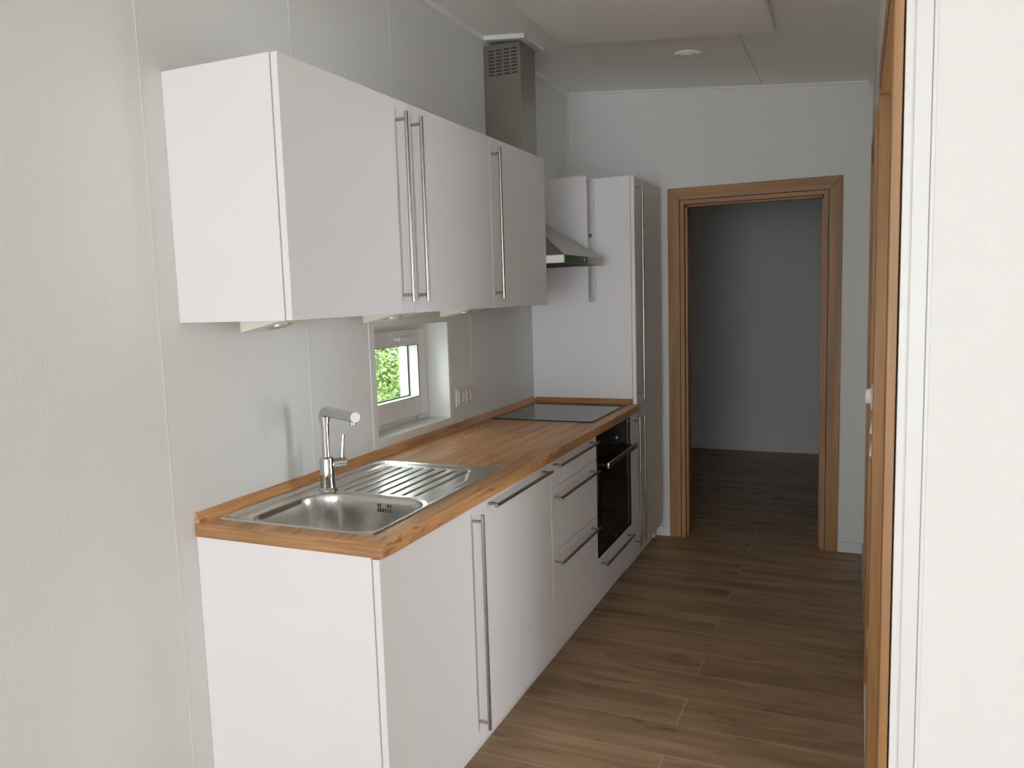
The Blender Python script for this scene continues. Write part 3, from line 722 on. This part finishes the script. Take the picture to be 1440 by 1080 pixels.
def ceiling_things():
    # heating panel hung just under the ceiling
    xa, xb, ya, yb = .375, 1.305, -.2, 2.03; d0, d1 = .012, .036
    p = empty('ceiling_panel', ((xa + xb) / 2, (ya + yb) / 2, CZ((xa + xb) / 2)), 'large flat white panel hung under the corridor ceiling', 'ceiling panel')
    m = MB(); m.prism([(xa, CZ(xa) - d1), (xb, CZ(xb) - d1), (xb, CZ(xb) - d0), (xa, CZ(xa) - d0)], 1, ya, yb, .004); m.build('panel', M['ceil'], p)
    m = MB(); m.prism([(xa + .05, CZ(xa + .05) - d0), (xb - .05, CZ(xb - .05) - d0), (xb - .05, CZ(xb - .05) - .0005), (xa + .05, CZ(xa + .05) - .0005)], 1, ya + .05, yb - .05); m.build('mounting_frame', M['trim'], p, smooth=False)
    x, y = .872, 2.405; z = CZ(x)
    s = empty('ceiling_valve', (x, y, z), 'small round white vent disc on the far part of the ceiling', 'vent')
    t = math.atan(SL)
    def disc(name, prof, mat):
        m = MB(); m.lathe(prof, (0, 0, 0), 40); bmesh.ops.transform(m.bm, matrix=Matrix.Translation((x, y, z)) @ Matrix.Rotation(-t, 4, 'Y'), verts=m.bm.verts[:]); return m.build(name, mat, s)
    disc('ring', [(.062, -.0005), (.062, -.008), (.055, -.012), (.046, -.012), (.044, -.006), (.044, -.0005)], M['ceil'])
    disc('disc', [(.038, -.004), (.038, -.014), (.03, -.017), (.001, -.018)], M['ceil'])
ceiling_things()

# ------------------------------------------------------------------ outdoors
def outdoors():
    m = MB(); m.box(-16, -.7, -10, 20, -.5, -.4); struct(m.build('ground', M['grass'], smooth=False))
    def bush(cx, cy, s, label, seed):
        rnd = random.Random(seed)
        t = empty('leafy_bush', (cx, cy, -.4), label, 'bush', 'bushes outside the kitchen window')
        m = MB(); m.tube([(cx, cy, -.4), (cx + .05, cy, .3), (cx, cy + .1, 1.0 * s)], [.07, .05, .02], 10); m.build('trunk', M['bark'], t)
        V = []; F = []
        clumps = [(cx + rnd.uniform(-.75, .75) * s, cy + rnd.uniform(-.9, .9) * s, rnd.uniform(.0, 1.9) * s, rnd.uniform(.28, .5) * s) for _ in range(46)]
        for X, Y, Z, R in clumps:
            for _ in range(480):
                a = rnd.uniform(0, 6.283); u = rnd.uniform(-1, 1); q = math.sqrt(1 - u * u); rr = R * rnd.uniform(.75, 1.05)
                p = Vector((X + rr * q * math.cos(a), Y + rr * q * math.sin(a), Z + rr * u))
                n = Vector((q * math.cos(a), q * math.sin(a), u + .5)) + Vector((rnd.uniform(-.6, .6), rnd.uniform(-.6, .6), rnd.uniform(-.6, .6))); n.normalize()
                e = n.orthogonal().normalized(); e = Matrix.Rotation(rnd.uniform(0, 6.283), 3, n) @ e; f = n.cross(e); L = rnd.uniform(.017, .034); wd = L * .5
                i = len(V); V += [p - e * L, p + f * wd + n * .004, p + e * L, p - f * wd + n * .004]; F.append((i, i + 1, i + 2, i + 3))
        me = bpy.data.meshes.new('foliage'); off = BASE[t.name]; me.from_pydata([v - off for v in V], [], F); me.materials.append(M['leaf'])
        o = bpy.data.objects.new('foliage', me); COL.objects.link(o); o.parent = t
    bush(-3.3, 5.6, 1.15, 'yellow-green leafy bush seen through the small kitchen window', 3)
    bush(-5.6, 10.2, 1.5, 'taller bush farther off, filling the top of the window view', 5)
    bush(-2.9, 1.7, 1.0, 'bush beyond the left edge of the kitchen window', 8)
outdoors()

# ------------------------------------------------------------------ light
wd = bpy.data.worlds.new('World'); SC.world = wd; wd.use_nodes = True
bg = wd.node_tree.nodes['Background']
bg.inputs[0].default_value = (.91, .98, 1.06, 1); bg.inputs[1].default_value = 5.9
def area(name, loc, rot, sx, sy, power, col):
    l = bpy.data.lights.new(name, 'AREA'); l.shape = 'RECTANGLE'; l.size = sx; l.size_y = sy; l.energy = power; l.color = col
    o = bpy.data.objects.new(name, l); COL.objects.link(o); o.location = loc; o.rotation_euler = rot; return o
area('window_daylight', (1.1, YB - .25, 1.12), (math.radians(90), 0, 0), 1.6, 2.0, 46, (.92, .98, 1.06))
area('side_room_daylight', (4.1, .645, 1.15), (math.radians(90), 0, math.radians(90)), 1.5, 2.0, 45, (.90, .97, 1.05))  # added fill reaching the cabinet fronts through the opened side door
s = bpy.data.lights.new('sun', 'SUN'); s.energy = 2.4; s.angle = .06; s.color = (1, .95, .85)
so = bpy.data.objects.new('sun', s); COL.objects.link(so); so.location = (6, -1, 8)
so.rotation_euler = Vector((-.72, .12, -1)).to_track_quat('-Z', 'Y').to_euler()

# ------------------------------------------------------------------ camera
cam = bpy.data.cameras.new('Camera'); co = bpy.data.objects.new('Camera', cam); COL.objects.link(co)
yaw, pit, rol, F = .4118, -.1108, -.0300, 1116.4
fw = Vector((-math.sin(yaw) * math.cos(pit), math.cos(yaw) * math.cos(pit), math.sin(pit)))
rt = Vector((math.cos(yaw), math.sin(yaw), 0)); up = rt.cross(fw)
r2 = rt * math.cos(rol) + up * math.sin(rol); u2 = up * math.cos(rol) - rt * math.sin(rol)
mt = Matrix((r2, u2, -fw)).transposed().to_4x4(); mt.translation = Vector((1.638, -1.576, 1.4842))
co.matrix_world = mt
cam.sensor_fit = 'HORIZONTAL'; cam.sensor_width = 36; cam.lens = F / 1440 * 36; cam.clip_start = .02; cam.clip_end = 100
SC.camera = co
vs = SC.view_settings; vs.view_transform = 'Standard'; vs.look = 'None'; vs.gamma = 1; vs.use_curve_mapping = False; vs.exposure = 0.0
SC.cycles.use_denoising = True; SC.cycles.max_bounces = 10; SC.cycles.diffuse_bounces = 6
